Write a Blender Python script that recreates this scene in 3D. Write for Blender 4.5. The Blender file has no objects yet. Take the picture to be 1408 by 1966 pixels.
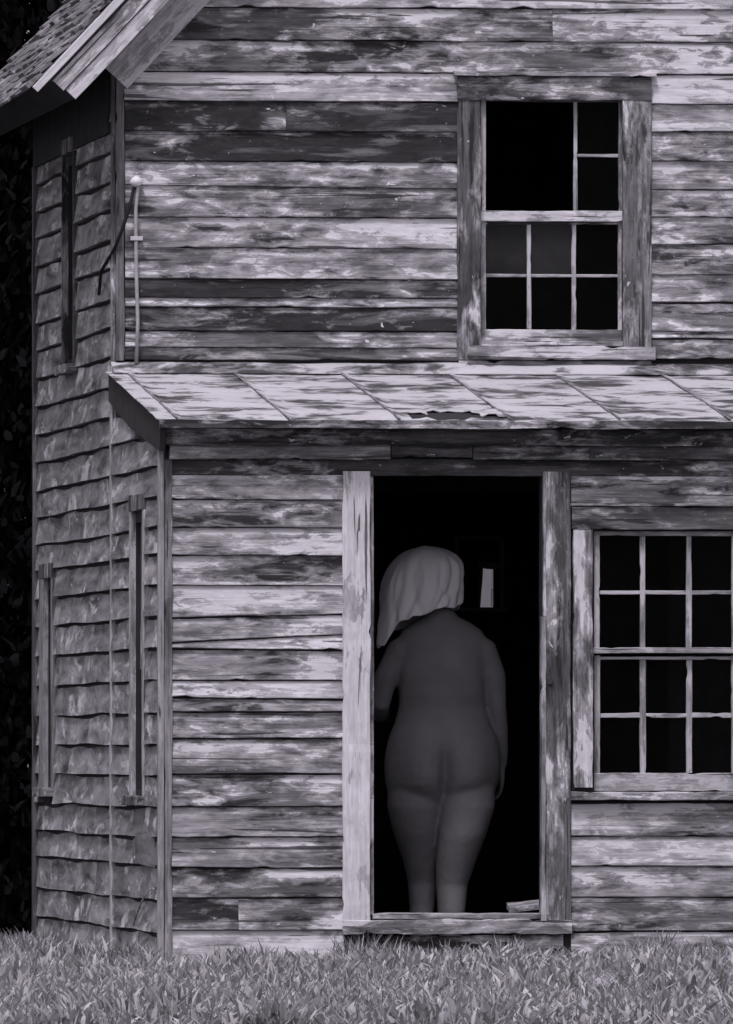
import bpy, bmesh, math, random
import numpy as np
from mathutils import Vector, Matrix, noise as mnoise

sc = bpy.context.scene
R = math.radians
rnd = random.Random(11)

# ------------------------------------------------------------------ camera
FPX = 27000.0                                    # focal length in photo pixels (long telephoto)
YAW = math.atan(3074 / FPX)
PITCH = math.atan(467 / math.hypot(FPX, 3074))
CAM = Vector((-5.957, -60.0, 0.9395))
cam_d = bpy.data.cameras.new("camera")
cam_d.sensor_fit = 'VERTICAL'
cam_d.sensor_height = 36.0
cam_d.sensor_width = 36.0
cam_d.lens = FPX * 36.0 / 1966.0
cam_d.clip_start = 0.5
cam_d.clip_end = 3000.0
cam = bpy.data.objects.new("camera", cam_d)
cam.location = CAM
cam.rotation_euler = (math.pi / 2 + PITCH, 0, -YAW)
sc.collection.objects.link(cam)
sc.camera = cam

# ------------------------------------------------------------------ sky, sun, exposure
SUN_ELEV, SUN_AZ = R(61), R(204)                 # azimuth clockwise from +Y (north); 180 = from behind the camera
TINT = (1.0, 0.94, 1.04)                       # the print is toned: all light carries one violet-grey tone
w = bpy.data.worlds.new("World")
sc.world = w
w.use_nodes = True
nt = w.node_tree
sky = nt.nodes.new("ShaderNodeTexSky")
sky.sky_type = 'NISHITA'
sky.sun_disc = False
sky.sun_elevation = SUN_ELEV
sky.sun_rotation = SUN_AZ
sky.dust_density = 3.0
hs = nt.nodes.new("ShaderNodeHueSaturation")
hs.inputs['Saturation'].default_value = 0.0
mx = nt.nodes.new("ShaderNodeMix"); mx.data_type = 'RGBA'; mx.blend_type = 'MULTIPLY'
mx.inputs[0].default_value = 1.0
mx.inputs[7].default_value = (*TINT, 1)
bg = nt.nodes["Background"]
bg.inputs['Strength'].default_value = 0.105
nt.links.new(sky.outputs[0], hs.inputs['Color'])
nt.links.new(hs.outputs[0], mx.inputs[6])
nt.links.new(mx.outputs[2], bg.inputs['Color'])

sun_d = bpy.data.lights.new("sun", 'SUN')
sun_d.energy = 1.5
sun_d.angle = R(10)
sun_d.color = TINT
sun = bpy.data.objects.new("sun", sun_d)
sdir = Vector((math.sin(SUN_AZ) * math.cos(SUN_ELEV), math.cos(SUN_AZ) * math.cos(SUN_ELEV), math.sin(SUN_ELEV)))
sun.rotation_euler = (-sdir).to_track_quat('-Z', 'Y').to_euler()
sc.collection.objects.link(sun)

sc.view_settings.view_transform = 'Standard'
sc.view_settings.look = 'None'
sc.view_settings.exposure = 0.30
sc.view_settings.gamma = 1.0
sc.view_settings.use_curve_mapping = False
sc.cycles.use_denoising = True
sc.cycles.max_bounces = 4
sc.cycles.diffuse_bounces = 3
sc.cycles.filter_width = 1.5
sc.cycles.transparent_max_bounces = 12

# ------------------------------------------------------------------ helpers
_F = Vector((math.sin(YAW) * math.cos(PITCH), math.cos(YAW) * math.cos(PITCH), math.sin(PITCH)))
_Rt = Vector((math.cos(YAW), -math.sin(YAW), 0))
_U = Vector((-math.sin(YAW) * math.sin(PITCH), -math.cos(YAW) * math.sin(PITCH), math.cos(PITCH)))


def at(px, py, Y):
    """point of the vertical plane at depth Y that was measured at a place in the photograph"""
    d = _F * FPX + _Rt * (px - 704) + _U * (983 - py)
    k = (Y - CAM.y) / d.y
    return CAM + d * k


def ax(px, Y, py=1000): return at(px, py, Y).x
def az(py, Y, px=704): return at(px, py, Y).z


def side_y(px):
    """depth on the side wall plane X = 0 for a column of the photograph"""
    d = _F * FPX + _Rt * (px - 704) + _U * (983 - 1450)
    return CAM.y + d.y * (0 - CAM.x) / d.x


class MB:
    def __init__(s): s.v = []; s.f = []; s.smooth = False; s.attr = None

    def add(s, v, f):
        o = len(s.v)
        s.v += [tuple(p) for p in v]
        s.f += [tuple(i + o for i in q) for q in f]
        return s

    def box(s, x0, x1, y0, y1, z0, z1):
        v = [(x, y, z) for z in (z0, z1) for y in (y0, y1) for x in (x0, x1)]
        return s.add(v, [(0, 2, 3, 1), (4, 5, 7, 6), (0, 1, 5, 4), (2, 6, 7, 3), (0, 4, 6, 2), (1, 3, 7, 5)])

    def sweep(s, rings, closed=True):
        n = len(rings[0]); v = [p for r in rings for p in r]; f = []
        for i in range(len(rings) - 1):
            for j in range(n):
                k = (j + 1) % n
                f.append((i * n + j, i * n + k, (i + 1) * n + k, (i + 1) * n + j))
        if closed:
            f.append(tuple(reversed(range(n))))
            f.append(tuple((len(rings) - 1) * n + j for j in range(n)))
        return s.add(v, f)

    def plank(s, p0, p1, wv, w, tv, t, seg=8, amp=0.0015, ch=0.002, seed=0.0, lean=0.0):
        """board from p0 to p1 (middle of its back face), width along wv, thickness towards tv, worn edges"""
        p0, p1, wv, tv = Vector(p0), Vector(p1), Vector(wv).normalized(), Vector(tv).normalized()
        rings = []
        sd = seed or rnd.random() * 500
        L = (p1 - p0).length
        for i in range(seg + 1):
            q = i / seg
            c = p0.lerp(p1, q)
            def nz(k): return amp * (mnoise.noise(Vector((sd + q * L * 5, k * 7.3, 1.7))) * 1.6 + mnoise.noise(Vector((sd + q * L * 22, k * 3.1, 9.2))) * .7)
            bt = amp * 9
            b0 = bt * max(0, mnoise.noise(Vector((sd + q * L * 11, 31, 2))) - .30); b1 = bt * max(0, mnoise.noise(Vector((sd + q * L * 11, 77, 5))) - .30)
            a0, a1 = -w / 2 + nz(0) + b0, w / 2 + nz(1) - b1
            tt = t + nz(2) * .8
            pr = [(a0, 0), (a0, tt - ch), (a0 + ch, tt), (a1 - ch, tt + lean), (a1, tt - ch + lean), (a1, 0)]
            rings.append([c + wv * x + tv * y for x, y in pr])
        return s.sweep(rings)

    def tube(s, pts, rad, n=8):
        rings = []
        pts = [Vector(p) for p in pts]
        for i, p in enumerate(pts):
            d = (pts[min(i + 1, len(pts) - 1)] - pts[max(i - 1, 0)]).normalized()
            if i == 0: a = d.orthogonal().normalized()
            else: a = (a - d * a.dot(d)).normalized()
            b = d.cross(a)
            r = rad[i] if isinstance(rad, (list, tuple)) else rad
            rings.append([p + a * r * math.cos(2 * math.pi * j / n) + b * r * math.sin(2 * math.pi * j / n) for j in range(n)])
        return s.sweep(rings)

    def build(s, name, mat, parent=None, smooth=False, recalc=True):
        me = bpy.data.meshes.new(name)
        off = world_loc(parent)
        me.from_pydata([(x - off.x, y - off.y, z - off.z) for x, y, z in s.v], [], s.f)
        if recalc:
            bm = bmesh.new(); bm.from_mesh(me); bmesh.ops.recalc_face_normals(bm, faces=bm.faces); bm.to_mesh(me); bm.free()
        if smooth or s.smooth:
            me.polygons.foreach_set('use_smooth', [True] * len(me.polygons))
        if s.attr:
            at_ = me.attributes.new('across', 'FLOAT', 'POINT'); at_.data.foreach_set('value', s.attr)
        me.materials.append(mat)
        o = bpy.data.objects.new(name, me)
        sc.collection.objects.link(o)
        if parent: o.parent = parent
        return o


def world_loc(o):
    v = Vector((0, 0, 0))
    while o: v += o.location; o = o.parent
    return v


def empty(name, loc=(0, 0, 0), parent=None):
    o = bpy.data.objects.new(name, None)
    o.empty_display_size = .2
    o.location = loc
    if parent: o.location = Vector(loc) - world_loc(parent); o.parent = parent
    sc.collection.objects.link(o)
    return o


def tag(o, label=None, cat=None, group=None, kind=None):
    if label: o['label'] = label
    if cat: o['category'] = cat
    if group: o['group'] = group
    if kind: o['kind'] = kind
    return o


# ------------------------------------------------------------------ materials (the print is monochrome: neutral greys)
def gcol(v, warm=0.0): return (v, v * (1 - .02 * warm), v * (1 + .03 * warm), 1)


class N:
    def __init__(s, name):
        s.m = bpy.data.materials.new(name); s.m.use_nodes = True
        s.t = s.m.node_tree; s.b = s.t.nodes["Principled BSDF"]; s.out = s.t.nodes["Material Output"]

    def new(s, t, **k):
        n = s.t.nodes.new(t)
        for a, b in k.items(): setattr(n, a, b)
        return n

    def link(s, a, b): s.t.links.new(a, b)

    def math(s, op, a, b=None, c=None):
        n = s.new("ShaderNodeMath", operation=op)
        for i, x in enumerate((a, b, c)):
            if x is None: continue
            if hasattr(x, 'links'): s.link(x, n.inputs[i])
            else: n.inputs[i].default_value = x
        return n.outputs[0]

    def coords(s, jitter=True):
        tc = s.new("ShaderNodeTexCoord")
        v = tc.outputs['Object']
        if jitter:
            oi = s.new("ShaderNodeObjectInfo")
            vm = s.new("ShaderNodeVectorMath", operation='MULTIPLY_ADD')
            cb = s.new("ShaderNodeCombineXYZ")
            for i, k in enumerate((173.0, 91.0, 57.0)): s.link(s.math('MULTIPLY', oi.outputs['Random'], k), cb.inputs[i])
            s.link(v, vm.inputs[0]); vm.inputs[1].default_value = (1, 1, 1); s.link(cb.outputs[0], vm.inputs[2])
            v = vm.outputs[0]; s.rand = oi.outputs['Random']
        return v

    def noise(s, v, scale, detail=4, rough=.55, dist=0.0):
        mp = s.new("ShaderNodeMapping"); mp.inputs['Scale'].default_value = scale
        s.link(v, mp.inputs[0])
        n = s.new("ShaderNodeTexNoise"); n.inputs['Scale'].default_value = 1.0
        n.inputs['Detail'].default_value = detail; n.inputs['Roughness'].default_value = rough
        n.inputs['Distortion'].default_value = dist
        s.link(mp.outputs[0], n.inputs['Vector'])
        return n.outputs[0]

    def rng(s, x, a, b, c=0.0, d=1.0, smooth=True):
        n = s.new("ShaderNodeMapRange"); n.interpolation_type = 'SMOOTHSTEP' if smooth else 'LINEAR'
        s.link(x, n.inputs[0])
        for i, k in enumerate((a, b, c, d)): n.inputs[i + 1].default_value = k
        return n.outputs[0]

    def mix(s, fac, a, b):
        n = s.new("ShaderNodeMix", data_type='FLOAT')
        s.link(fac, n.inputs[0])
        for i, x in ((2, a), (3, b)):
            if hasattr(x, 'links'): s.link(x, n.inputs[i])
            else: n.inputs[i].default_value = x
        return n.outputs[0]

    def grey(s, val, purple=1.0):
        cb = s.new("ShaderNodeCombineXYZ")
        s.link(val, cb.inputs[0]); s.link(s.math('MULTIPLY', val, 1 - .02 * purple), cb.inputs[1]); s.link(s.math('MULTIPLY', val, 1 + .03 * purple), cb.inputs[2])
        s.link(cb.outputs[0], s.b.inputs['Base Color'])

    def bump(s, h, strength=.4, dist=.004):
        b = s.new("ShaderNodeBump"); b.inputs['Strength'].default_value = strength; b.inputs['Distance'].default_value = dist
        s.link(h, b.inputs['Height']); s.link(b.outputs[0], s.b.inputs['Normal'])


def old_paint(name, axis, dark=.020, mid=.17, paint=.66, amount=.5, stain=.5, rough=.85, streak=1.0):
    """weathered boards: silver-grey wood with running grain, dark damp stains and flaking pale paint"""
    n = N(name)
    v = n.coords()
    if axis == 'S':                                 # boards that run up the roof slope
        vr = n.new("ShaderNodeVectorRotate", rotation_type='Y_AXIS'); vr.inputs['Angle'].default_value = math.atan(1.065)
        n.link(v, vr.inputs['Vector']); v = vr.outputs[0]
    def sc3(a, c):      # a along the grain, c across it
        return {'X': (a, c, c), 'S': (a, c, c), 'Y': (c, a, c), 'Z': (c, c, a)}[axis]
    wood = n.noise(v, sc3(2.4 * streak, 12), 4, .58, .5)
    grain = n.noise(v, sc3(3.2, 85), 3, .65, .9)
    grain2 = n.noise(v, sc3(11, 38), 5, .66, .6)
    region = n.noise(v, sc3(2.1, 7.5), 2, .5, .4)
    chip = n.noise(v, sc3(8.5 * streak, 25), 8, .68, .5)
    fleck = n.noise(v, sc3(17, 36), 3, .6, .6)
    stn = n.noise(v, sc3(1.7, 12), 5, .58, .5)
    crack = n.noise(v, sc3(1.3, 40), 2, .4, .9)
    across = n.new("ShaderNodeAttribute", attribute_name='across').outputs['Fac']
    base = n.mix(n.rng(wood, .34, .66), mid * .55, mid * 1.30)
    base = n.math('MULTIPLY', base, n.rng(grain, .28, .72, .58, 1.38, False))
    base = n.math('MULTIPLY', base, n.rng(grain2, .25, .75, .70, 1.28, False))
    base = n.math('MULTIPLY', base, n.rng(n.rand, 0, 1, .72, 1.25, False))
    sm = n.rng(n.math('ADD', stn, n.math('MULTIPLY', n.math('SUBTRACT', grain, .5), .26)), .62 - .13 * stain, .71 - .12 * stain)
    base = n.mix(sm, base, n.rng(grain2, .3, .7, dark * .8, dark * 1.9, False))
    th = n.math('ADD', n.math('MULTIPLY', chip, .70), n.math('ADD', n.math('MULTIPLY', region, .62), n.math('MULTIPLY', n.math('SUBTRACT', grain, .5), .16)))
    th = n.math('ADD', th, n.math('ADD', n.rng(across, .6, .9, 0, .07), n.math('MULTIPLY', n.math('SUBTRACT', n.rand, .5), .05)))
    cut = .86 - .26 * amount
    ptone = n.math('MULTIPLY', n.rng(grain, .3, .7, .80, 1.10, False), n.rng(grain2, .3, .7, paint * .80, paint * 1.10, False))
    thin = n.rng(th, cut - .15, cut + .01, 0, .45)
    pm = n.rng(th, cut, cut + .022)
    fl = n.rng(fleck, .695, .72)
    pm = n.math('MAXIMUM', pm, n.math('MULTIPLY', fl, .85))
    val = n.mix(pm, n.mix(thin, base, ptone), ptone)
    ck = n.rng(crack, .665, .70)
    val = n.mix(n.math('MULTIPLY', ck, .8), val, .018)
    n.grey(val)
    n.b.inputs['Roughness'].default_value = rough
    n.b.inputs['Specular IOR Level'].default_value = .25
    h = n.math('ADD', n.math('MULTIPLY', grain2, .5), n.math('ADD', n.math('MULTIPLY', pm, .35), n.math('MULTIPLY', ck, -.9)))
    n.bump(h, .5, .004)
    return n.m


def plain(name, v, rough=.9, var=.25, scale=8.0, spec=.2):
    n = N(name); c = n.coords()
    a = n.noise(c, (scale,) * 3, 5, .6)
    n.grey(n.rng(a, .25, .75, v * (1 - var), v * (1 + var), False))
    n.b.inputs['Roughness'].default_value = rough; n.b.inputs['Specular IOR Level'].default_value = spec
    n.bump(a, .2, .004)
    return n.m


def shingle_mat(name, v=.15, axis='Z'):
    n = N(name); c = n.coords()
    s3 = (30, 6, 14) if axis == 'Z' else (5, 30, 5)
    a = n.noise(c, s3, 4, .6, .8)
    b = n.noise(c, (7, 1.5, 11), 5, .62, .8)
    d = n.noise(c, (9, 2.0, 9.0), 6, .66, .6)
    x = n.math('MULTIPLY', n.rng(b, .28, .72, v * .16, v * 1.45, False), n.rng(a, .25, .75, .82, 1.18, False))
    x = n.math('MULTIPLY', x, n.rng(n.rand, 0, 1, .85, 1.15, False))
    x = n.mix(n.rng(d, .53, .64), x, n.rng(a, .3, .7, v * 1.5, v * 2.5, False))
    n.grey(x)
    n.b.inputs['Roughness'].default_value = .92; n.b.inputs['Specular IOR Level'].default_value = .15
    n.bump(n.math('ADD', a, b), .4, .005)
    return n.m


def roof_metal():
    n = N("painted_sheet_metal"); c = n.coords()
    big = n.noise(c, (2.2, 2.4, 1), 3, .55)
    chip = n.noise(c, (5, 6.5, 4), 7, .66, .5)
    fine = n.noise(c, (30, 40, 20), 4, .6)
    th = n.math('ADD', n.math('MULTIPLY', chip, .75), n.math('MULTIPLY', big, .5))
    pm = n.rng(th, .58, .635)
    und = n.rng(fine, .3, .7, .03, .09, False)
    mid = n.rng(th, .52, .585)
    und2 = n.mix(mid, und, .2)
    top = n.math('MULTIPLY', n.rng(fine, .3, .7, .92, 1.06, False), n.rng(big, .3, .7, .43, .53, False))
    n.grey(n.mix(pm, und2, top))
    n.b.inputs['Roughness'].default_value = .75; n.b.inputs['Specular IOR Level'].default_value = .3
    n.bump(n.math('ADD', n.math('MULTIPLY', pm, .5), n.math('MULTIPLY', big, 1.5)), .35, .006)
    return n.m


def leaf_mat(name, lo, hi, trans=.25):
    n = N(name)
    g = n.new("ShaderNodeNewGeometry")
    n.grey(n.rng(g.outputs['Random Per Island'], 0, 1, lo, hi, False))
    n.b.inputs['Roughness'].default_value = .7; n.b.inputs['Specular IOR Level'].default_value = .2
    tr = n.new("ShaderNodeBsdfTranslucent"); tr.inputs[0].default_value = gcol((lo + hi) * .5)
    ms = n.new("ShaderNodeMixShader"); ms.inputs[0].default_value = trans
    n.link(n.b.outputs[0], ms.inputs[1]); n.link(tr.outputs[0], ms.inputs[2]); n.link(ms.outputs[0], n.out.inputs[0])
    return n.m


def glass_mat(name, dust, refl=.03):
    n = N(name); c = n.coords()
    a = n.noise(c, (5, 5, 4), 4, .6, .6)
    t = n.new("ShaderNodeBsdfTransparent"); t.inputs[0].default_value = (.9, .9, .9, 1)
    g = n.new("ShaderNodeBsdfGlossy"); g.inputs['Roughness'].default_value = .04; g.inputs[0].default_value = (1, 1, 1, 1)
    m1 = n.new("ShaderNodeMixShader"); m1.inputs[0].default_value = refl
    d = n.new("ShaderNodeBsdfDiffuse"); d.inputs[0].default_value = gcol(.4)
    m2 = n.new("ShaderNodeMixShader"); n.link(n.rng(a, .3, .8, dust * .5, dust * 1.5, False), m2.inputs[0])
    n.link(t.outputs[0], m1.inputs[1]); n.link(g.outputs[0], m1.inputs[2])
    n.link(m1.outputs[0], m2.inputs[1]); n.link(d.outputs[0], m2.inputs[2]); n.link(m2.outputs[0], n.out.inputs[0])
    return n.m


M = {}
M['clap_up'] = old_paint('worn_clapboard_upper', 'X', mid=.145, amount=.42, stain=.95)
M['clap_dark'] = old_paint('stained_clapboard', 'X', mid=.11, amount=.12, stain=1.8)
M['clap_low'] = old_paint('worn_clapboard_lower', 'X', mid=.185, amount=.48, stain=.8)
M['clap_pale'] = old_paint('pale_clapboard', 'X', mid=.24, amount=.66, stain=.5)
M['trim_v'] = old_paint('upright_trim', 'Z', mid=.18, amount=.5, stain=.5)
M['trim_v_dark'] = old_paint('upright_trim_bare', 'Z', mid=.12, amount=.26, stain=.7)
M['trim_v_pale'] = old_paint('upright_trim_painted', 'Z', mid=.24, paint=.68, amount=1.1, stain=.2)
M['trim_v_grey'] = old_paint('upright_trim_grey', 'Z', mid=.23, paint=.36, amount=.5, stain=.0)
M['trim_v_bare'] = old_paint('upright_trim_slate', 'Z', mid=.11, paint=.3, amount=.1, stain=.3)
M['trim_v_mix'] = old_paint('upright_trim_flaking', 'Z', mid=.17, paint=.66, amount=.72, stain=.4)
M['trim_h'] = old_paint('level_trim', 'X', mid=.18, amount=.5, stain=.6)
M['trim_h_dark'] = old_paint('level_trim_bare', 'X', mid=.09, amount=.2, stain=1.1)
M['rake'] = old_paint('rake_trim', 'S', mid=.34, amount=.95, stain=.3)
M['rake_pale'] = old_paint('rake_edge_paint', 'S', mid=.5, paint=.66, amount=1.3, stain=0)
M['muntin_v'] = old_paint('muntin_paint_upright', 'Z', mid=.27, paint=.5, amount=.8, stain=.1)
M['muntin_h'] = old_paint('muntin_paint_level', 'X', mid=.27, paint=.5, amount=.85, stain=.1)
M['shingle'] = shingle_mat('side_shingle', .27)
M['roof_shingle'] = shingle_mat('roof_shingle', .2, 'X')
M['metal'] = roof_metal()
M['seam'] = plain('rusty_seam', .2, .8, .5, 14)
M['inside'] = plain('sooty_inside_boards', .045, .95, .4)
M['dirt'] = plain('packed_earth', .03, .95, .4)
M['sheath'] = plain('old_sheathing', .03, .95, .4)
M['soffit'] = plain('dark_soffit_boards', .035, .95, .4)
M['pipe'] = plain('galvanised_pipe', .36, .55, .25, 30, .4)
M['cable'] = plain('black_cable', .015, .7, .2)
M['white_cap'] = plain('white_cap_enamel', .75, .4, .05)
M['porcelain'] = plain('white_porcelain', .55, .4, .1)
M['glass'] = glass_mat('window_glass', .0015, .0018)
M['glass_dusty'] = glass_mat('dusty_window_glass', .032, .006)
M['iron'] = plain('rusty_iron', .05, .8, .4, 40)

# ------------------------------------------------------------------ ground
gm = N('meadow_soil'); gc = gm.coords(False)
gm.grey(gm.rng(gm.noise(gc, (3, 3, 3), 6, .65), .25, .75, .05, .13, False)); gm.b.inputs['Roughness'].default_value = .95
g = MB()
xs = np.concatenate([[-900, -200, -60], np.linspace(-20, 24, 45), [70, 220, 900]])
ys = np.concatenate([[-900, -200], np.linspace(-64, 34, 99), [90, 260, 1200]])
gv = []
for y in ys:
    for x in xs:
        z = .03 * mnoise.noise(Vector((x * .35, y * .35, 3))) if (abs(x) < 30 and -70 < y < 40) else 0
        if -1 < x < 6 and -.6 < y < 7: z = 0
        gv.append((x, y, z - .004))
nx = len(xs)
gf = [(j * nx + i, j * nx + i + 1, (j + 1) * nx + i + 1, (j + 1) * nx + i) for j in range(len(ys) - 1) for i in range(nx - 1)]
tag(g.add(gv, gf).build('ground', gm.m, smooth=True), kind='structure')

# ------------------------------------------------------------------ the house
YM, YB, XR = 2.19, 5.93, 5.0                      # main front wall, rear wall, right end
house = tag(empty('abandoned_house', (0, 0, 0)),
            'derelict two storey wooden farmhouse with peeling clapboards and open doorway', 'house')
SL = 1.065                                        # roof pitch
def under_roof(x): return 3.834 + (min(x, XR - x) + .199) * SL   # underside of the main roof


def wall_cells(mb, axis, p0, p1, u0, u1, z0, z1, holes):
    us = sorted({u0, u1, *[h[0] for h in holes], *[h[1] for h in holes]})
    zs = sorted({z0, z1, *[h[2] for h in holes], *[h[3] for h in holes]})
    for a, b in zip(us, us[1:]):
        for c, d in zip(zs, zs[1:]):
            if any(h[0] - 1e-6 <= a and b <= h[1] + 1e-6 and h[2] - 1e-6 <= c and d <= h[3] + 1e-6 for h in holes): continue
            if axis == 'X': mb.box(a, b, p0, p1, c, d)
            else: mb.box(p0, p1, a, b, c, d)


# openings measured on the photograph
UW = (ax(932, YM), ax(1187, YM), az(632, YM), az(192, YM))           # upper window light opening
LW = (ax(1150, 0), ax(1404, 0), az(1484, 0), az(1028, 0))            # lower window light opening
DR = (ax(710, 0), ax(1040, 0), az(1755, 0), az(912, 0))              # doorway
ZPE, ZPW = az(806, -.15), az(716, YM)                                # pent roof: eave and wall heights
def pent(y): return ZPE + (y + .15) / (YM + .15) * (ZPW - ZPE)

lower_front = MB()
wall_cells(lower_front, 'X', 0, .09, .1, XR - .1, .03, 2.27,
           [(UW[0] * 0 + DR[0], DR[1], DR[2] - .12, DR[3]), (LW[0] - .02, LW[1] + .02, LW[2] - .082, LW[3] + .02)])
lower_front = lower_front.build('front_wall', M['sheath'], house)
upper_front = MB()
wall_cells(upper_front, 'X', YM, YM + .09, 0, XR, 2.50, 4.04, [(UW[0] - .02, UW[1] + .02, UW[2] - .058, UW[3] + .02)])
zr = under_roof(XR / 2)
upper_front.add([(0, YM, 4.04), (XR, YM, 4.04), (XR / 2, YM, zr), (0, YM + .09, 4.04), (XR, YM + .09, 4.04), (XR / 2, YM + .09, zr)],
                [(0, 1, 2), (3, 5, 4), (0, 3, 4, 1), (1, 4, 5, 2), (2, 5, 3, 0)])
upper_front = upper_front.build('upper_front_wall', M['sheath'], house)

SWN = (side_y(282), side_y(261), az(1515, 1.0), az(1003, 1.0))       # side windows: near lower, far lower, upper
SWF = (side_y(108), side_y(93), az(1500, 5.3), az(1132, 5.3))
SWU = (side_y(152), side_y(131), az(690, 4.2), az(318, 4.2))
left_wall = MB()
wall_cells(left_wall, 'Y', 0.0, .1, 0, YM, .09, 2.29, [SWN])
left_wall.add([(x, y, z) for x in (0, .1) for y, z in ((.0, 2.29), (YM, 2.29), (YM, pent(YM) - .03), (0, pent(0) - .03))],
              [(0, 1, 2, 3), (7, 6, 5, 4), (0, 4, 5, 1), (1, 5, 6, 2), (2, 6, 7, 3), (3, 7, 4, 0)])
wall_cells(left_wall, 'Y', 0.0, .1, YM, YB, .09, 4.03, [SWF, SWU])
left_wall = left_wall.build('side_wall', M['sheath'], house)
rear = MB()
SLIT = (ax(917, YB), ax(947, YB), az(1166, YB), az(1085, YB))
wall_cells(rear, 'X', YB - .09, YB, .1, XR - .1, .03, 4.03, [SLIT])
rear.add([(0, YB - .09, 4.03), (XR, YB - .09, 4.03), (XR / 2, YB - .09, zr), (0, YB, 4.03), (XR, YB, 4.03), (XR / 2, YB, zr)],
         [(0, 1, 2), (3, 5, 4), (0, 3, 4, 1), (1, 4, 5, 2), (2, 5, 3, 0)])
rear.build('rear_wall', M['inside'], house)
rw = MB()
rw.box(XR - .1, XR, 0, YM, .03, 2.29); rw.box(XR - .1, XR, YM, YB, .03, 4.03)
rw.build('right_wall', M['sheath'], house)
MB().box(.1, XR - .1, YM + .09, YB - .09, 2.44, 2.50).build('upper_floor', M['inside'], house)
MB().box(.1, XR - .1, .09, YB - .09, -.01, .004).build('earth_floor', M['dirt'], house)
# inner partition with a wide opening behind the doorway
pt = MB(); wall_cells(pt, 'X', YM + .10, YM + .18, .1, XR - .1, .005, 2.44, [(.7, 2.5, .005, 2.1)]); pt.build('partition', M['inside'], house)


# ---- clapboards
def clapboard(parent, x0, x1, zl, zr_, ztl, ztr, Y, mat, t=.014, cut=None, amp=.0022):
    """one lapped board; zl/zr_ bottom height at its two ends, ztl/ztr top"""
    L = x1 - x0
    seg = max(6, int(L / .03))
    sd = rnd.random() * 900
    tt = t * rnd.uniform(.85, 1.35)
    lift = rnd.uniform(0, .004)
    gap = rnd.uniform(.0, .007)
    rings = []
    for i in range(seg + 1):
        q = i / seg
        x = x0 + L * q
        n1 = mnoise.noise(Vector((sd + x * 2.2, 0, 0))); n2 = mnoise.noise(Vector((sd + x * 13, 5, 0))); n3 = mnoise.noise(Vector((sd + x * 3.1, 9, 0)))
        zb = zl + (zr_ - zl) * q + amp * (n1 * 1.9 + n2 * .6) + .035 * max(0, mnoise.noise(Vector((sd + x * 7, 40, 0))) - .33)
        zt = ztl + (ztr - ztl) * q - max(-.006, gap + .005 * n3 + .0035 * n2)
        th = tt + lift * max(0, n3 + .2) + .002 * n1
        if cut:                                     # slanted end under the rake
            x_b, x_t = cut(zb), cut(zt)
            fb = x + (x_b - x0) * (1 - q); ft = x + (x_t - x0) * (1 - q)
        else: fb = ft = x
        rings.append([(fb, Y - .001, zb), (fb, Y - th - .005, zb + .0005), (fb, Y - th - .007, zb + .0035), (ft, Y - .008, zt), (ft, Y - .001, zt)])
    mb = MB().sweep(rings); mb.attr = [0, 0, .03, 1, 1] * len(rings)
    return mb.build('clapboard', mat, parent)


def courses(parent, Y, xa, xb, lines, mats, splits=None, top=None, cut=None, pxm=700, t=.015):
    """lines: photo heights of the butt edges from top to bottom; tuple = (left, right)"""
    prev = top
    for i, l in enumerate(lines):
        l2 = l if isinstance(l, tuple) else (l, l)
        p2 = prev if isinstance(prev, tuple) else (prev, prev)
        zl, zr_ = az(l2[0], Y, pxm), az(l2[1], Y, pxm)
        tl, tr = az(p2[0], Y, pxm), az(p2[1], Y, pxm)
        m = mats(i) if callable(mats) else mats
        x0, x1 = ax(xa, Y, l2[0]), (ax(xb, Y, l2[1]) if xb < 3000 else xb - 3000)
        xsplit = [x0] + [ax(s, Y) for s in (splits or {}).get(i, [])] + [x1]
        for k in range(len(xsplit) - 1):
            q0 = (xsplit[k] - x0) / (x1 - x0); q1 = (xsplit[k + 1] - x0) / (x1 - x0)
            clapboard(parent, xsplit[k] + (.0015 if k else 0), xsplit[k + 1], zl + (zr_ - zl) * q0, zl + (zr_ - zl) * q1,
                      tl + (tr - tl) * q0, tl + (tr - tl) * q1, Y, M[m], t, cut if k == 0 else None)
        prev = l


def rake_cut(z): return max(ax(238, YM), (z - 3.834) / SL - .199 + .02)
R5 = 3000 + XR - .05
UP = ['clap_pale', 'clap_up', 'clap_up', 'clap_up']
courses(upper_front, YM, 240, R5, [-150, -95, -40, 15, 78, 139], lambda i: ['clap_up', 'clap_up', 'clap_up', 'clap_pale', 'clap_up', 'clap_up'][i],
        {4: [1060]}, -205, rake_cut)
Lh = [196, 253, 311, (357, 362), 418, 477, 536, 573, 590, 636, 668, 692]
Lm = ['clap_dark', 'clap_dark', 'clap_up', 'clap_up', 'clap_low', 'clap_low', 'clap_dark', 'clap_low', 'clap_dark', 'clap_up', 'clap_up', 'clap_dark']
courses(upper_front, YM, 240, 880, [195], 'clap_pale', None, 139, rake_cut)
courses(upper_front, YM, 240, 880, Lh[1:], lambda i: Lm[i], {0: [548]}, 195)
Rh = [196, 250, 307, 361, 414, 467, 525, 578, 634, 648, 687]
courses(upper_front, YM, 1250, R5, Rh, lambda i: ['clap_pale', 'clap_pale', 'clap_up', 'clap_pale', 'clap_up', 'clap_up', 'clap_up', 'clap_pale', 'clap_up', 'clap_pale', 'clap_up'][i], None, 139)
LL = [960, 1013, 1067, 1124, (1187, 1178), (1234, 1217), (1245, 1248), 1306, (1338, 1342), 1366, 1417, 1485, 1548, 1606, 1665, 1723, 1785, 1850]
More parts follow.
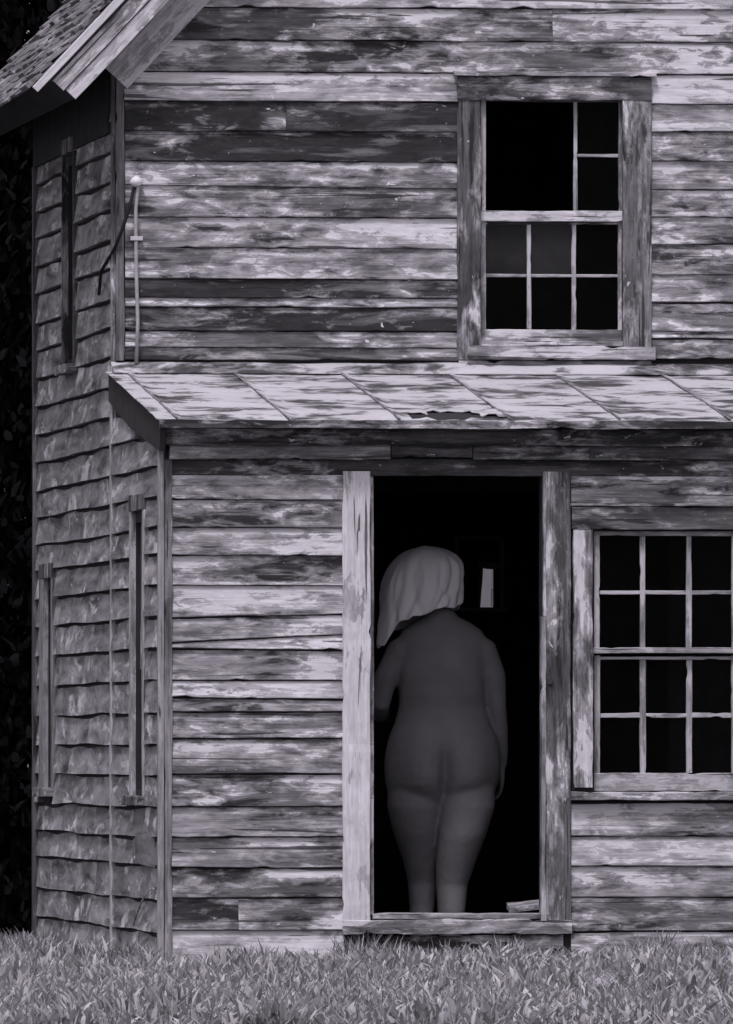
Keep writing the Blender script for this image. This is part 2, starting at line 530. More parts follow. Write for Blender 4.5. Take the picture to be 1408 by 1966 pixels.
LLm = ['clap_low', 'clap_low', 'clap_low', 'clap_low', 'clap_pale', 'clap_low', 'clap_pale', 'clap_low', 'clap_pale', 'clap_low', 'clap_up', 'clap_up', 'clap_up', 'clap_low', 'clap_low', 'clap_up', 'clap_up', 'clap_pale']
courses(lower_front, 0, 329, 660, LL, lambda i: LLm[i], {15 + 1: [457]}, 900)
courses(lower_front, 0, 1096, R5, [966], 'clap_pale', None, 905)
courses(lower_front, 0, 1460, R5, [1013, 1067, 1124, 1185, 1245, 1306, 1366, 1425, 1485, 1541], 'clap_low', None, 966)
courses(lower_front, 0, 1096, R5, [1606, 1663, 1723, (1788, 1785), 1850], lambda i: ['clap_low', 'clap_pale', 'clap_low', 'clap_up', 'clap_low'][i], None, 1541)
# blocking above the door and under the eave
MB().plank((.01, -.001, az(897, 0)), (XR - .05, -.001, az(897, 0)), (0, 0, 1), az(880, 0) - az(913, 0), (0, -1, 0), .012, 60, .002).build('header_board', M['trim_h_dark'], lower_front)


# ---- corner boards
def upright(name, pxa, pxb, pya, pyb, Y, t, mat, parent, amp=.0015, seg=24):
    seg = max(seg, 56) if amp > .0025 else seg
    za, zb = az(pyb, Y), az(pya, Y)
    xa, xb = ax(pxa, Y, (pya + pyb) / 2), ax(pxb, Y, (pya + pyb) / 2)
    return MB().plank(((xa + xb) / 2, Y, za), ((xa + xb) / 2, Y, zb), (1, 0, 0), xb - xa, (0, -1, 0), t, seg, amp).build(name, M[mat], parent)


def level(name, pxa, pxb, pya, pyb, Y, t, mat, parent, amp=.0015, seg=24, xr=None):
    seg = max(seg, 48) if amp > .0025 else seg
    za, zb = az(pyb, Y), az(pya, Y)
    xa = ax(pxa, Y); xb = xr if xr else ax(pxb, Y)
    return MB().plank((xa, Y, (za + zb) / 2), (xb, Y, (za + zb) / 2), (0, 0, 1), zb - za, (0, -1, 0), t, seg, amp).build(name, M[mat], parent)


upright('corner_board', 316, 330, 884, 1858, -.001, .026, 'trim_v_grey', lower_front, .002, 40)
upright('corner_board', 222, 238, 130, 694, YM - .001, .026, 'trim_v_bare', upper_front, .002, 40)
# side faces of the two corners
MB().plank((0, .028, .03), (0, .028, 2.27), (0, 1, 0), .056, (-1, 0, 0), .024, 30, .002).build('corner_board', M['trim_v_grey'], left_wall)
MB().plank((0, YM + .02, .08), (0, YM + .02, 2.50), (0, 1, 0), .07, (-1, 0, 0), .020, 30, .002).build('joint_strip', M['muntin_v'], left_wall)
MB().plank((0, YM + .03, 2.66), (0, YM + .03, 4.02), (0, 1, 0), .055, (-1, 0, 0), .016, 20, .002).build('corner_board', M['trim_v_dark'], left_wall)

# ---- side wall shingles
rows = [248, 300, 354, 408, 459, 513, 564, 622, 674, 727, 782, 837, 888, 943, 994, 1048, 1096, 1150, 1205, 1260, 1317, 1374, 1430, 1484, 1540, 1593, 1642, 1703, 1758, 1820]
rz = [az(p, YB, 75) for p in rows]
side_holes = [(SWN[0] - .09, SWN[1] + .09, SWN[2] - .05, SWN[3] + .06), (SWF[0] - .12, SWF[1] + .22, SWF[2] - .06, SWF[3] + .07), (SWU[0] - .03, SWU[1] + .03, SWU[2] - .05, SWU[3] + .2)]


def shingle(y0, y1, zb, zt, row, parent):
    seg = max(3, int((y1 - y0) / .06)); rings = []
    th = .024 + .004 * math.sin(row * 5.3)
    for i in range(seg + 1):
        y = y0 + (y1 - y0) * i / seg
        wob = .009 * mnoise.noise(Vector((y * .9, row * 3.7, 0))) + .002 * mnoise.noise(Vector((y * 4, row * 9.1, 4)))
        curl = .006 * max(0, mnoise.noise(Vector((y * 2.3, row * 5.1, 8))))
        b = zb + wob
        wup = .009 * mnoise.noise(Vector((y * .9, (row - 1) * 3.7, 0))) + .002 * mnoise.noise(Vector((y * 4, (row - 1) * 9.1, 4)))
        zt_ = zt + wup - max(.004, .014 + .014 * mnoise.noise(Vector((y * 1.7, row * 2.9, 6))))
        rings.append([(.001, y, b), (-th - curl, y, b), (-th - curl + .001, y, b + .006), (-.008, y, zt_), (.001, y, zt_)])
    return MB().sweep(rings).build('shingle', M['shingle'], parent)


for i in range(1, len(rz)):
    zb, zt = rz[i], rz[i - 1]
    segs = [(YM + .06, YB)]
    if zt < pent(YM): segs.insert(0, (.056, YM - .02))
    for a, b in segs:
        if b < 3 and zt + .02 > pent(0) - .05:          # clipped by the pent roof
            a = max(a, (zt + .02 + .05 - ZPE) / (ZPW - ZPE) * (YM + .15) - .15)
            if a > b - .1: continue
        y = a; cuts = [a]
        while y < b - .25:
            y += rnd.uniform(.35, 1.1)
            if y < b - .3: cuts.append(y)
        cuts.append(b)
        for c0, c1 in zip(cuts, cuts[1:]):
            parts = [(c0, c1)]
            for h in side_holes:
                if zb < h[3] - .01 and zt > h[2] + .01:
                    nxt = []
                    for p0, p1 in parts:
                        if p1 <= h[0] or p0 >= h[1]: nxt.append((p0, p1))
                        else:
                            if p0 < h[0]: nxt.append((p0, h[0]))
                            if p1 > h[1]: nxt.append((h[1], p1))
                    parts = nxt
            for p0, p1 in parts:
                if p1 - p0 > .03: shingle(p0 + .0002, p1 - .0002, zb, zt, i, left_wall)
MB().plank((0, YM + .062, 3.86), (0, YB, 3.86), (0, 0, 1), .32, (-1, 0, 0), .03, 30, .003).build('eave_shade_board', M['soffit'], left_wall)  # added near-black board, stands in for the shade under the main eave
MB().plank((0, YB - .02, .08), (0, YB - .02, 3.70), (0, 1, 0), .075, (-1, 0, 0), .034, 30, .002).build('corner_board', M['trim_v_bare'], left_wall)
# torn and curled shingle near the corner, and a loose lath
cv = []
for i in range(9):
    q = i / 8; yy = .25 + .75 * q
    cv.append([(-.012 - .05 * math.sin(q * 3), yy, .60 - .10 * q * q), (-.018 - .05 * math.sin(q * 3), yy, .60 - .10 * q * q), (-.016 - .02 * math.sin(q * 3), yy, .45 + .02 * q), (-.010 - .02 * math.sin(q * 3), yy, .45 + .02 * q)])
MB().sweep(cv).build('torn_shingle', M['shingle'], left_wall)
MB().tube([(-.03, .15 + .9 * i / 12, .36 - .17 * (i / 12) ** 1.8) for i in range(13)], .004, 6).build('loose_lath', M['trim_v'], left_wall)


# ---- side windows (seen almost edge on)
def side_window(h, cas_mat, near_w, far_w, proud, rail_frac, low_mat):
    y0, y1, z0, z1 = h
    wdw = empty('window', (0, (y0 + y1) / 2, z0), house)
    nrm = (-1, 0, 0)
    MB().plank((0, y0 - near_w / 2, z0 - .03), (0, y0 - near_w / 2, z1 + .05), (0, 1, 0), near_w, nrm, proud, 16, .002).build('casing', M[cas_mat], wdw)
    MB().plank((0, y1 + far_w / 2, z0 - .03), (0, y1 + far_w / 2, z1 + .05), (0, 1, 0), far_w, nrm, proud, 16, .002).build('casing', M[cas_mat], wdw)
    MB().plank((.002, y0 - near_w, z1 + .085), (.002, y1 + far_w, z1 + .085), (0, 0, 1), .07, nrm, proud + .004, 10, .002).build('head_casing', M['trim_v_dark'], wdw)
    MB().plank((.05, y0 - near_w - .02, z0 - .05), (.05, y1 + far_w + .02, z0 - .05), (0, 0, 1), .04, nrm, .05 + proud + .03, 10, .003).build('sill', M[low_mat], wdw)
    zm = z0 + (z1 - z0) * rail_frac
    for (a, b, x) in ((zm, z1, .02), (z0, zm, .05)):
        s = MB()
        for (u0, u1) in ((y0, y0 + .045), (y1 - .045, y1)): s.plank((x + .03, (u0 + u1) / 2, a), (x + .03, (u0 + u1) / 2, b), (0, 1, 0), .045, nrm, .03, 8, .001)
        s.plank((x + .03, y0 + .046, b - .022), (x + .03, y1 - .046, b - .022), (0, 0, 1), .044, nrm, .029, 6, .001)
        s.plank((x + .03, y0 + .046, a + .022), (x + .03, y1 - .046, a + .022), (0, 0, 1), .044, nrm, .029, 6, .001)
        s.build('sash', M['trim_v_dark'], wdw)
        MB().box(x + .014, x + .017, y0 + .04, y1 - .04, a + .04, b - .04).build('pane', M['glass'], wdw)
    return wdw


side_window(SWN, 'muntin_v', .085, .085, .022, .45, 'trim_h_dark')
side_window(SWF, 'trim_v_grey', .10, .20, .026, .5, 'trim_h')
side_window(SWU, 'trim_v_dark', .022, .022, .03, .5, 'trim_h')

# ---- upper window (top sash has lost four of its panes and the bars between them)
uw = empty('window', (UW[0], YM, UW[2]), house)
YF = YM - .001
upright('casing', 877, 922, 150, 690, YF, .030, 'trim_v_dark', uw, .003)
upright('casing', 1195, 1250, 150, 690, YF, .030, 'trim_v', uw, .003)
level('head_casing', 877, 1250, 146, 191, YF - .001, .034, 'trim_h_dark', uw, .003)
level('drip_cap', 870, 1258, 137, 145, YF, .055, 'trim_h', uw, .002)
level('sill', 895, 1256, 664, 690, YF - .002, .055, 'trim_h', uw, .003)
level('apron', 880, 1250, 691, 713, YF, .022, 'trim_h', uw, .004)
level('stool', 923, 1194, 655, 664, YF + .01, .04, 'trim_h', uw, .003)
ys_u, ys_l = YM + .035, YM + .055                 # sash faces (upper sits outside)
upright('stile', 922, 932, 192, 418, ys_u, .03, 'muntin_v', uw)
upright('stile', 1187, 1195, 192, 418, ys_u, .03, 'trim_v_dark', uw)
level('rail', 922, 1195, 187, 194, ys_u + .001, .028, 'trim_h_dark', uw)
level('meeting_rail', 922, 1195, 404, 424, ys_u - .002, .03, 'trim_h', uw, .002)
upright('muntin', 1101, 1108, 194, 404, ys_u + .002, .02, 'muntin_v', uw, .0012, 40)
level('muntin', 1108, 1187, 294, 300, ys_u + .004, .02, 'muntin_h', uw, .0012)
upright('stile', 922, 932, 424, 634, ys_l, .03, 'muntin_v', uw)
upright('stile', 1186, 1194, 424, 634, ys_l, .03, 'trim_v', uw)
level('rail', 922, 1195, 632, 656, ys_l - .002, .03, 'trim_h', uw, .002)
level('rail', 932, 1187, 425, 430, ys_l - .001, .025, 'trim_h_dark', uw)
for x in (1011, 1097): upright('muntin', x, x + 8, 430, 632, ys_l + .002, .022, 'muntin_v', uw, .0014, 40)
for a, b in ((932, 1011), (1019, 1097), (1105, 1186)): level('muntin', a, b, 525, 531, ys_l + .003, .02, 'muntin_h', uw, .0012, 16)


def pane(pxa, pxb, pya, pyb, Y, mat, parent, tilt=0.0):
    x0, x1, z0, z1 = ax(pxa, Y), ax(pxb, Y), az(pyb, Y), az(pya, Y)
    m = MB().box(x0, x1, Y, Y + .003, z0, z1)
    m.v = [(x, y + tilt * (z - z0), z) for x, y, z in m.v]
    return m.build('pane', M[mat], parent)


pane(1104, 1190, 192, 297, ys_u - .008, 'glass', uw); pane(1104, 1190, 297, 406, ys_u - .009, 'glass', uw)
cols = ((928, 1015), (1015, 1101), (1101, 1190))
for k, (a, b) in enumerate(cols):
    pane(a, b, 426, 528, ys_l - .008 + .001 * k, 'glass_dusty' if k < 2 else 'glass', uw, .004 * k)
    pane(a, b, 528, 634, ys_l - .0085 + .001 * k, 'glass', uw)

# ---- lower window, six over six
lw = empty('window', (LW[0], 0, LW[2]), house)
upright('casing', 1100, 1137, 1016, 1512, -.001, .028, 'trim_v_mix', lw, .003)
upright('casing', 1418, 1456, 1016, 1512, -.001, .028, 'trim_v', lw, .003)
level('head_casing', 1097, 1458, 972, 1016, -.002, .032, 'trim_h_dark', lw, .003)
level('drip_cap', 1094, 1460, 966, 971, -.001, .045, 'trim_h', lw, .002)
level('sill', 1094, 1462, 1520, 1536, -.002, .06, 'trim_h', lw, .003)
ysu, ysl = .034, .056
upright('stile', 1137, 1150, 1018, 1248, ysu, .03, 'muntin_v', lw); upright('stile', 1404, 1418, 1018, 1248, ysu, .03, 'muntin_v', lw)
level('rail', 1137, 1418, 1017, 1028, ysu - .002, .03, 'muntin_h', lw)
level('meeting_rail', 1137, 1418, 1243, 1254, ysu - .002, .034, 'muntin_h', lw)
upright('stile', 1139, 1151, 1258, 1492, ysl, .03, 'muntin_v', lw); upright('stile', 1404, 1418, 1258, 1492, ysl, .03, 'muntin_v', lw)
level('rail', 1139, 1418, 1260, 1266, ysl - .002, .026, 'muntin_h', lw)
level('rail', 1139, 1418, 1484, 1519, ysl - .002, .032, 'muntin_h', lw, .002)
for x in (1228, 1317):
    upright('muntin', x, x + 10, 1028, 1243, ysu + .002, .022, 'muntin_v', lw, .0014, 40)
    upright('muntin', x, x + 11, 1266, 1484, ysl + .002, .022, 'muntin_v', lw, .0016, 40)
for a, b in ((1150, 1228), (1238, 1317), (1327, 1404)):
    level('muntin', a, b, 1133, 1141, ysu + .003, .02, 'muntin_h', lw, .0012, 16)
    level('muntin', a, b, 1369, 1378, ysl + .003, .02, 'muntin_h', lw, .0022, 24)
for k, (a, b) in enumerate(((1146, 1233), (1233, 1322), (1322, 1408))):
    for y0, y1, Y in ((1024, 1137, ysu), (1137, 1247, ysu), (1262, 1373, ysl), (1373, 1488, ysl)):
        pane(a, b, y0, y1, Y - .0085 + .001 * k, 'glass', lw, rnd.uniform(-.004, .004))

# ---- doorway
df = empty('door_frame', (DR[0], 0, DR[2]), house)
upright('casing', 657, 710, 905, 1768, -.001, .028, 'trim_v_pale', df, .003, 40)
upright('casing', 1046, 1095, 905, 1776, -.001, .028, 'trim_v_dark', df, .003, 40)
upright('jamb', 704, 712, 905, 1755, .12, .119, 'trim_v', df, .001)
upright('jamb', 1037, 1046, 1183, 1768, .02, .055, 'muntin_v', df, .002, 30)
upright('jamb', 1041, 1046, 905, 1182, .02, .05, 'trim_v', df, .002, 20)
level('threshold', 708, 1044, 1753, 1764, .14, .17, 'trim_h', df, .002)
level('sill_board', 657, 1097, 1766, 1793, -.001, .03, 'trim_h', df, .004)
level('sill_board', 985, 1080, 1794, 1822, .01, .025, 'trim_h', df, .004)
level('step_block', 664, 985, 1796, 1812, .02, .02, 'trim_h_dark', df, .003)
MB().plank((ax(975, .2), .2, az(1748, .2)), (ax(1045, .2), .16, az(1740, .2)), (0, 1, .2), .10, (0, 0, 1), .022, 8, .004).build('floor_board', M['trim_h'], df)
MB().plank((ax(1052, -.03), -.029, az(1308, -.03)), (ax(1060, -.03), -.029, az(1308, -.03)), (0, 0, 1), .03, (0, -1, 0), .006, 4, .002).build('strike_plate', M['iron'], df)
MB().box(SLIT[0], SLIT[1], YB - .05, YB - .047, SLIT[2], SLIT[3]).build('back_window_pane', M['glass_dusty'], house)
M['inner_trim'] = plain('old_inner_trim', .4, .9, .3)
bw = empty('back_window_frame', (SLIT[0], YB - .1, SLIT[2]), house)
for a, b in ((872, 880), (960, 968)): upright('casing', a, b, 1036, 1168, YB - .091, .02, 'inner_trim', bw)
level('head_casing', 872, 968, 1028, 1036, YB - .091, .022, 'inner_trim', bw)
level('stool', 868, 972, 1168, 1174, YB - .091, .03, 'inner_trim', bw)
MB().plank((SLIT[0] - .004, YB - .092, SLIT[2]), (SLIT[0] + .006, YB - .092, SLIT[3]), (1, 0, 0), .02, (0, -1, 0), .015, 20, .004).build('lath', M['inner_trim'], bw)
MB().plank((SLIT[0] - .01, YB - .094, SLIT[3] + .004), (SLIT[1] + .02, YB - .094, SLIT[3] - .012), (0, 0, 1), .03, (0, -1, 0), .015, 10, .005).build('lath', M['inner_trim'], bw)

# ---- pent roof over the ground floor
pent_roof = MB()
pent_roof.add([(-.03, y, pent(y) + d) for y in (-.15, YM) for d in (-.030, -.004)] + [(XR, y, pent(y) + d) for y in (-.15, YM) for d in (-.030, -.004)],
              [(0, 1, 3, 2), (4, 6, 7, 5), (0, 4, 5, 1), (2, 3, 7, 6), (1, 5, 7, 3), (0, 2, 6, 4)])
pent_roof = pent_roof.build('pent_roof', M['soffit'], house)
sx = [-.045, .042] + [.042 + .478 * k for k in range(1, 11)]
sx = [x for x in sx if x < XR] + [XR + .02]


def metal_sheet(x0, x1, hole=None):
    nx_, ny_ = max(3, int((x1 - x0) / .03)), 30
    V, Fc = [], []
    for j in range(ny_ + 1):
        y = -.165 + (YM - .004 + .165) * j / ny_
        for i in range(nx_ + 1):
            x = x0 + .001 + (x1 - x0 - .002) * i / nx_
            z = pent(y) + .004 * mnoise.noise(Vector((x * 4, y * 2.5, 2))) + .002 * mnoise.noise(Vector((x * 15, y * 9, 7)))
            if j < 3: z -= .002 * (3 - j)
            if hole:
                d = hole(x, y)
                if d > 0: z += .012 * d * mnoise.noise(Vector((x * 30, y * 8, 1)))
            if abs(x - x0) < .02 and x0 > 0 and j > 0: z += .009
            V.append((x, y, z + .004))
    for j in range(ny_):
        for i in range(nx_):
            if hole:
                cx_ = x0 + (x1 - x0) * (i + .5) / nx_; cy_ = -.165 + (YM + .16) * (j + .5) / ny_
                if hole(cx_, cy_) > 1: continue
            a = j * (nx_ + 1) + i
            Fc.append((a, a + 1, a + nx_ + 2, a + nx_ + 1))
    o = MB().add(V, Fc).build('metal_sheet', M['metal'], pent_roof, recalc=False)
    md = o.modifiers.new('thickness', 'SOLIDIFY'); md.thickness = .003; md.offset = -1
    return o


hx0, hx1 = ax(818, -.1), ax(975, -.1)
def torn(x, y):
    if x < hx0 - .05 or x > hx1 + .05: return 0
    edge = .30 * (1 - ((x - (hx0 * .7 + hx1 * .3)) / (hx1 - hx0)) ** 2 * 1.6) + .10 * mnoise.noise(Vector((x * 14, 1, 1)))
    return 1.5 if (-.09 < y < -.09 + edge) else (.8 if y < .5 else 0)
for a, b in zip(sx, sx[1:]):
    metal_sheet(a, b, torn if (a < hx1 and b > hx0) else None)
    if a > 0:   # folded seam between two sheets
        MB().plank((a, -.155, pent(-.155) + .006), (a, YM - .01, pent(YM) + .006), (1, 0, 0), .010, (0, 0, 1), .005, 20, .0025).build('seam', M['seam'], pent_roof)
# flashing against the wall
fl = []
for i in range(61):
    x = -.02 + (XR + .02) * i / 60
    k = .012 * mnoise.noise(Vector((x * 3, 0, 5)))
    fl.append([(x, YM - .002, ZPW + .046 + k), (x, YM - .04, ZPW + .036 + k * .6), (x, YM - .16, pent(YM - .16) + .013), (x, YM - .16, pent(YM - .16) + .009), (x, YM - .002, ZPW + .002)])
MB().sweep(fl).build('flashing', M['metal'], pent_roof)
# eave trim: drip edge, bed moulding, frieze
EY = -.15
MB().plank((-.035, EY + .0, pent(EY) - .020), (XR, EY, pent(EY) - .020), (0, 0, 1), .036, (0, -1, 0), .018, 90, .0025).build('fascia', M['trim_h_dark'], pent_roof)
MB().plank((0.0, -.065, az(836, -.1)), (XR, -.065, az(836, -.1)), (0, -.35, 1), .075, (0, -1, -.35), .022, 90, .002).build('bed_moulding', M['trim_h_dark'], pent_roof)
for a, b, m, dz in ((325, 748, 'trim_h', 0), (750, 905, 'trim_h_dark', .008), (907, 1130, 'trim_h_dark', 0), (1131, 2000, 'trim_h_dark', 0)):
    o = level('frieze_board', a, b, 850 - dz * 450, 882 - dz * 450, -.013, .04, m, pent_roof, .003, 30, XR if b == 2000 else None)
# end board of the pent roof on the left
MB().add([(x, y, z) for x in (-.005, -.03) for y, z in ((-.14, pent(-.14) - .03), (YM, pent(YM) - .03), (YM, pent(YM) - .13), (1.2, pent(1.2) - .16), (-.10, pent(-.1) - .14))],
         [(0, 1, 2, 3, 4), (9, 8, 7, 6, 5), (0, 5, 6, 1), (1, 6, 7, 2), (2, 7, 8, 3), (3, 8, 9, 4), (4, 9, 5, 0)]).build('end_board', M['soffit'], pent_roof)

# ---- main roof
YR0, YR1 = 1.93, 6.32                             # front and rear rake
ux, uz = 1 / math.hypot(1, SL), SL / math.hypot(1, SL)               # up-slope direction
EX, EZ = -.386, 3.893                             # top edge of the left eave
ridge_len = (XR / 2 - EX) / ux
roof = MB()
for sgn in (1, -1):
    def P(s, d, y):
        x, z = EX + ux * s + uz * d, EZ + uz * s - ux * d
        return (x if sgn == 1 else XR - x, y, z)
    roof.add([P(s, d, y) for y in (YR0 + .03, YR1) for s, d in ((.06, .012), (ridge_len - (0), .012), (ridge_len - .172 * SL, .172), (.06 + .03, .172))],
             [(0, 1, 2, 3), (7, 6, 5, 4), (0, 4, 5, 1), (1, 5, 6, 2), (2, 6, 7, 3), (3, 7, 4, 0)])
roof = roof.build('main_roof', M['soffit'], house)


def PL(s, d, y): return Vector((EX + ux * s + uz * d, y, EZ + uz * s - ux * d))
tdir = Vector((uz, 0, -ux))                        # into the roof
MB().plank(PL(-.01, .014, YR0), PL(ridge_len, .014, YR0), tdir, .034, (0, -1, 0), .03, 40, .001).build('rake_edge', M['rake_pale'], roof)
MB().plank(PL(.075, .078, YR0 + .02), PL(ridge_len - .1, .078, YR0 + .02), tdir, .066, (0, -1, 0), .025, 40, .0015).build('rake_board', M['rake'], roof)
MB().plank(PL(.085, .145, YR0 + .025), PL(ridge_len - .2, .145, YR0 + .025), tdir, .062, (0, -1, 0), .022, 40, .0015).build('rake_board', M['rake'], roof)
MB().plank(PL(.30, .222, YM - .004), PL(ridge_len - .3, .222, YM - .004), tdir, .19, (0, -1, 0), .024, 40, .002).build('rake_frieze', M['rake'], roof)
for sgn_s in (0,):
    MB().plank((XR - PL(-.01, .08, 0).x, YR0, PL(-.01, .08, 0).z), (XR / 2 + .01, YR0, PL(ridge_len, .08, 0).z), (uz, 0, ux), .17, (0, -1, 0), .03, 20, .002).build('rake_board', M['rake'], roof)
# wooden roof shingles, split one by one along the lower courses
for k in range(14):
    s0 = -.04 + .095 * k
    y = YR0 + .01
    while y < YR1 + .02:
        wd = rnd.uniform(.16, .40)
        y1 = min(y + wd, YR1 + .05)
        dz = rnd.uniform(-.022, .012); th = rnd.uniform(.008, .026)
        sg = 3; rr = []
        for i in range(sg + 1):
            yy = y + .003 + (y1 - y - .006) * i / sg
            j = rnd.uniform(-.009, .009)
            rr.append([PL(s0 + dz + j, -.008, yy), PL(s0 + dz + j, -.008 - th, yy), PL(s0 + .17, -.007, yy), PL(s0 + .17, -.001, yy)])
        MB().sweep(rr).build('roof_shingle', M['roof_shingle'], roof)
        y = y1
rest = MB()
for sgn in (1, -1):
    for k in range(11 if sgn == 1 else 0, int(ridge_len / .125)):
        s0 = -.04 + .125 * k
        q = [PL(s0, -.008, 0), PL(s0, -.03, 0), PL(min(s0 + .17, ridge_len), -.008, 0), PL(min(s0 + .17, ridge_len), -.002, 0)]
        if sgn == -1: q = [Vector((XR - p.x, 0, p.z)) for p in q]
        rest.sweep([[p + Vector((0, yy, 0)) for p in q] for yy in (YR0 + .01, YR1 + .03)])
tag(rest.build('roof_courses', M['roof_shingle'], roof), kind='stuff')

# ---- service pipe on the upper wall
YP = YM - .05
pipe = tag(empty('service_pipe', (ax(263, YP), YP, az(695, YP))), 'thin pale metal service pipe with capped top fixed beside the upper corner', 'pipe')
MB().tube([at(266, 358, YP), at(263, 380, YP), at(261, 400, YP), at(262, 520, YP), at(265, 620, YP), at(262, 698, YP)], .0085, 8).build('conduit', M['pipe'], pipe, True)
c0 = at(262, 345, YP)
MB().tube([c0 + Vector((0, 0, .016)), c0 + Vector((0, 0, .010)), c0 + Vector((0, 0, -.012)), c0 + Vector((.0, -.002, -.03))], [.006, .018, .034, .012], 10).build('weather_cap', M['white_cap'], pipe, True)
MB().plank(at(250, 458, YM - .028), at(273, 458, YM - .028), (0, 0, 1), .018, (0, -1, 0), .034, 4, .001).build('clamp', M['porcelain'], pipe)
MB().tube([at(258, 360, YP), at(250, 395, YP - .02), at(235, 440, YP - .02), at(220, 478, YP + .02), Vector((-.045, YM + .2, az(520, YM))), Vector((-.03, YM + .45, az(560, YM)))], .008, 8).build('cable', M['cable'], pipe, True)

# ------------------------------------------------------------------ the person in the doorway
PY = 0.86
def pz(py): return az(py, PY, 850)
def pxx(px): return ax(px, PY, 1450)
person = tag(empty('person', (pxx(850), PY, .004)), 'unclothed person with a pale cloth over the head walking into the dark doorway', 'person')
pm_ = MB()


def loft(secs, n=44):
    rings = []
    for q in secs:
        x, y, z, rx, ry = q[:5]
        A, C, S = q[5:] if len(q) > 5 else (0, 0, 0)      # seat fullness, seat cleft, spine furrow
        r = []
        for j in range(n):
            ct, st = math.cos(2 * math.pi * j / n), math.sin(2 * math.pi * j / n)
            yy = y + ry * st
            if st < 0:
                yy -= 1.25 * A * (math.exp(-((ct - .46) / .40) ** 2) + math.exp(-((ct + .46) / .40) ** 2)) * min(1, -st * 2)
                yy += 1.2 * C * math.exp(-(ct / .10) ** 2) + S * math.exp(-(ct / .16) ** 2)
            r.append(Vector((x + rx * ct, yy, z)))
        rings.append(r)
    pm_.sweep(rings)


def ball(c, r, n=14):
    rings = []
    for i in range(1, n):
        t = math.pi * i / n
        rings.append([Vector((c[0] + r[0] * math.sin(t) * math.cos(2 * math.pi * j / 16), c[1] + r[1] * math.sin(t) * math.sin(2 * math.pi * j / 16), c[2] - r[2] * math.cos(t))) for j in range(16)])
    pm_.sweep(rings)


X = pxx
T = [(843, 1165, .055, .055, .02, 0, 0, 0), (845, 1183, .080, .060, .01, 0, 0, 0), (848, 1196, .130, .068, .0, 0, 0, 0), (849, 1211, .178, .080, 0, 0, 0, .004), (850, 1240, .202, .098, 0, 0, 0, .010),
     (850, 1280, .198, .110, .0, 0, 0, .014), (850, 1318, .194, .114, .01, 0, 0, .014), (850, 1334, .192, .113, .012, 0, 0, .014), (850, 1347, .189, .111, .016, 0, 0, .013), (850, 1360, .193, .111, .02, 0, 0, .012),
     (850, 1385, .207, .114, .02, .004, 0, .010), (851, 1415, .236, .122, .02, .014, .004, .004), (851, 1440, .250, .122, .025, .026, .014, 0), (851, 1465, .256, .118, .03, .036, .030, 0), (851, 1490, .254, .114, .035, .040, .040, 0),
     (850, 1508, .246, .110, .04, .036, .042, 0), (850, 1522, .234, .106, .045, .022, .040, 0), (850, 1534, .218, .100, .05, .006, .03, 0), (850, 1546, .19, .085, .055, 0, .02, 0)]
loft([(X(p), PY + dy, pz(q), rx, ry, A, C, S) for p, q, rx, ry, dy, A, C, S in T])
# legs (the left one steps forward into the room)
loft([(X(800), PY + .05, pz(1470), .105, .09), (X(799), PY + .045, pz(1500), .119, .11), (X(799), PY + .05, pz(1550), .121, .115), (X(804), PY + .08, pz(1600), .102, .10), (X(814), PY + .12, pz(1650), .080, .08), (X(819), PY + .15, pz(1695), .064, .066),
      (X(818), PY + .14, pz(1740), .056, .064), (X(813), PY + .10, pz(1790), .05, .058), (X(815), PY + .06, pz(1850), .036, .042), (X(815), PY + .05, .06, .034, .042), (X(815), PY + .05, .02, .034, .045)])
loft([(X(900), PY + .04, pz(1470), .105, .09), (X(900), PY + .035, pz(1500), .118, .11), (X(898), PY + .012, pz(1550), .122, .118), (X(887), PY + .0, pz(1605), .105, .105), (X(876), PY + .01, pz(1655), .088, .086), (X(869), PY + .02, pz(1700), .070, .070),
      (X(867), PY + .0, pz(1745), .062, .07), (X(866), PY - .01, pz(1790), .054, .062), (X(865), PY - .01, pz(1850), .038, .044), (X(865), PY - .01, .06, .034, .044), (X(865), PY - .01, .02, .034, .046)])
for cx_, yy in ((815, PY + .05), (865, PY - .01)):
    ball((X(cx_), yy + .08, .032), (.042, .13, .03)); ball((X(cx_), yy - .015, .04), (.034, .045, .036))
    for k in range(5): ball((X(cx_) + (k - 2) * .0165, yy + .20 - abs(k - 1.5) * .008, .02), (.0095, .026, .014), 8)


def limb(pts, rad):
    pm_.tube([Vector(p) for p in pts], rad, 14)


def hand(w_, d, up, side):
    """palm and five fingers; d = pointing direction, up = back of hand, side = thumb side"""
    w_, d, up, side = Vector(w_), Vector(d).normalized(), Vector(up).normalized(), Vector(side).normalized()
    for k in range(4):
        pm_.tube([w_ + side * (.027 - .018 * k) * .5, w_ + d * .05 + side * (.030 - .02 * k), w_ + d * .095 + side * (.032 - .0215 * k)], [.016, .015, .012], 8)
        L = (.070, .078, .072, .056)[k]; b = w_ + d * .095 + side * (.033 - .022 * k)
        pm_.tube([b, b + d * L * .45 - up * .006, b + d * L * .8 - up * .022, b + d * L * .95 - up * .036], [.0095, .009, .008, .006], 8)
    b = w_ + d * .03 + side * .028
    pm_.tube([b, b + d * .03 + side * .025, b + d * .062 + side * .035 - up * .01], [.013, .0105, .008], 8)


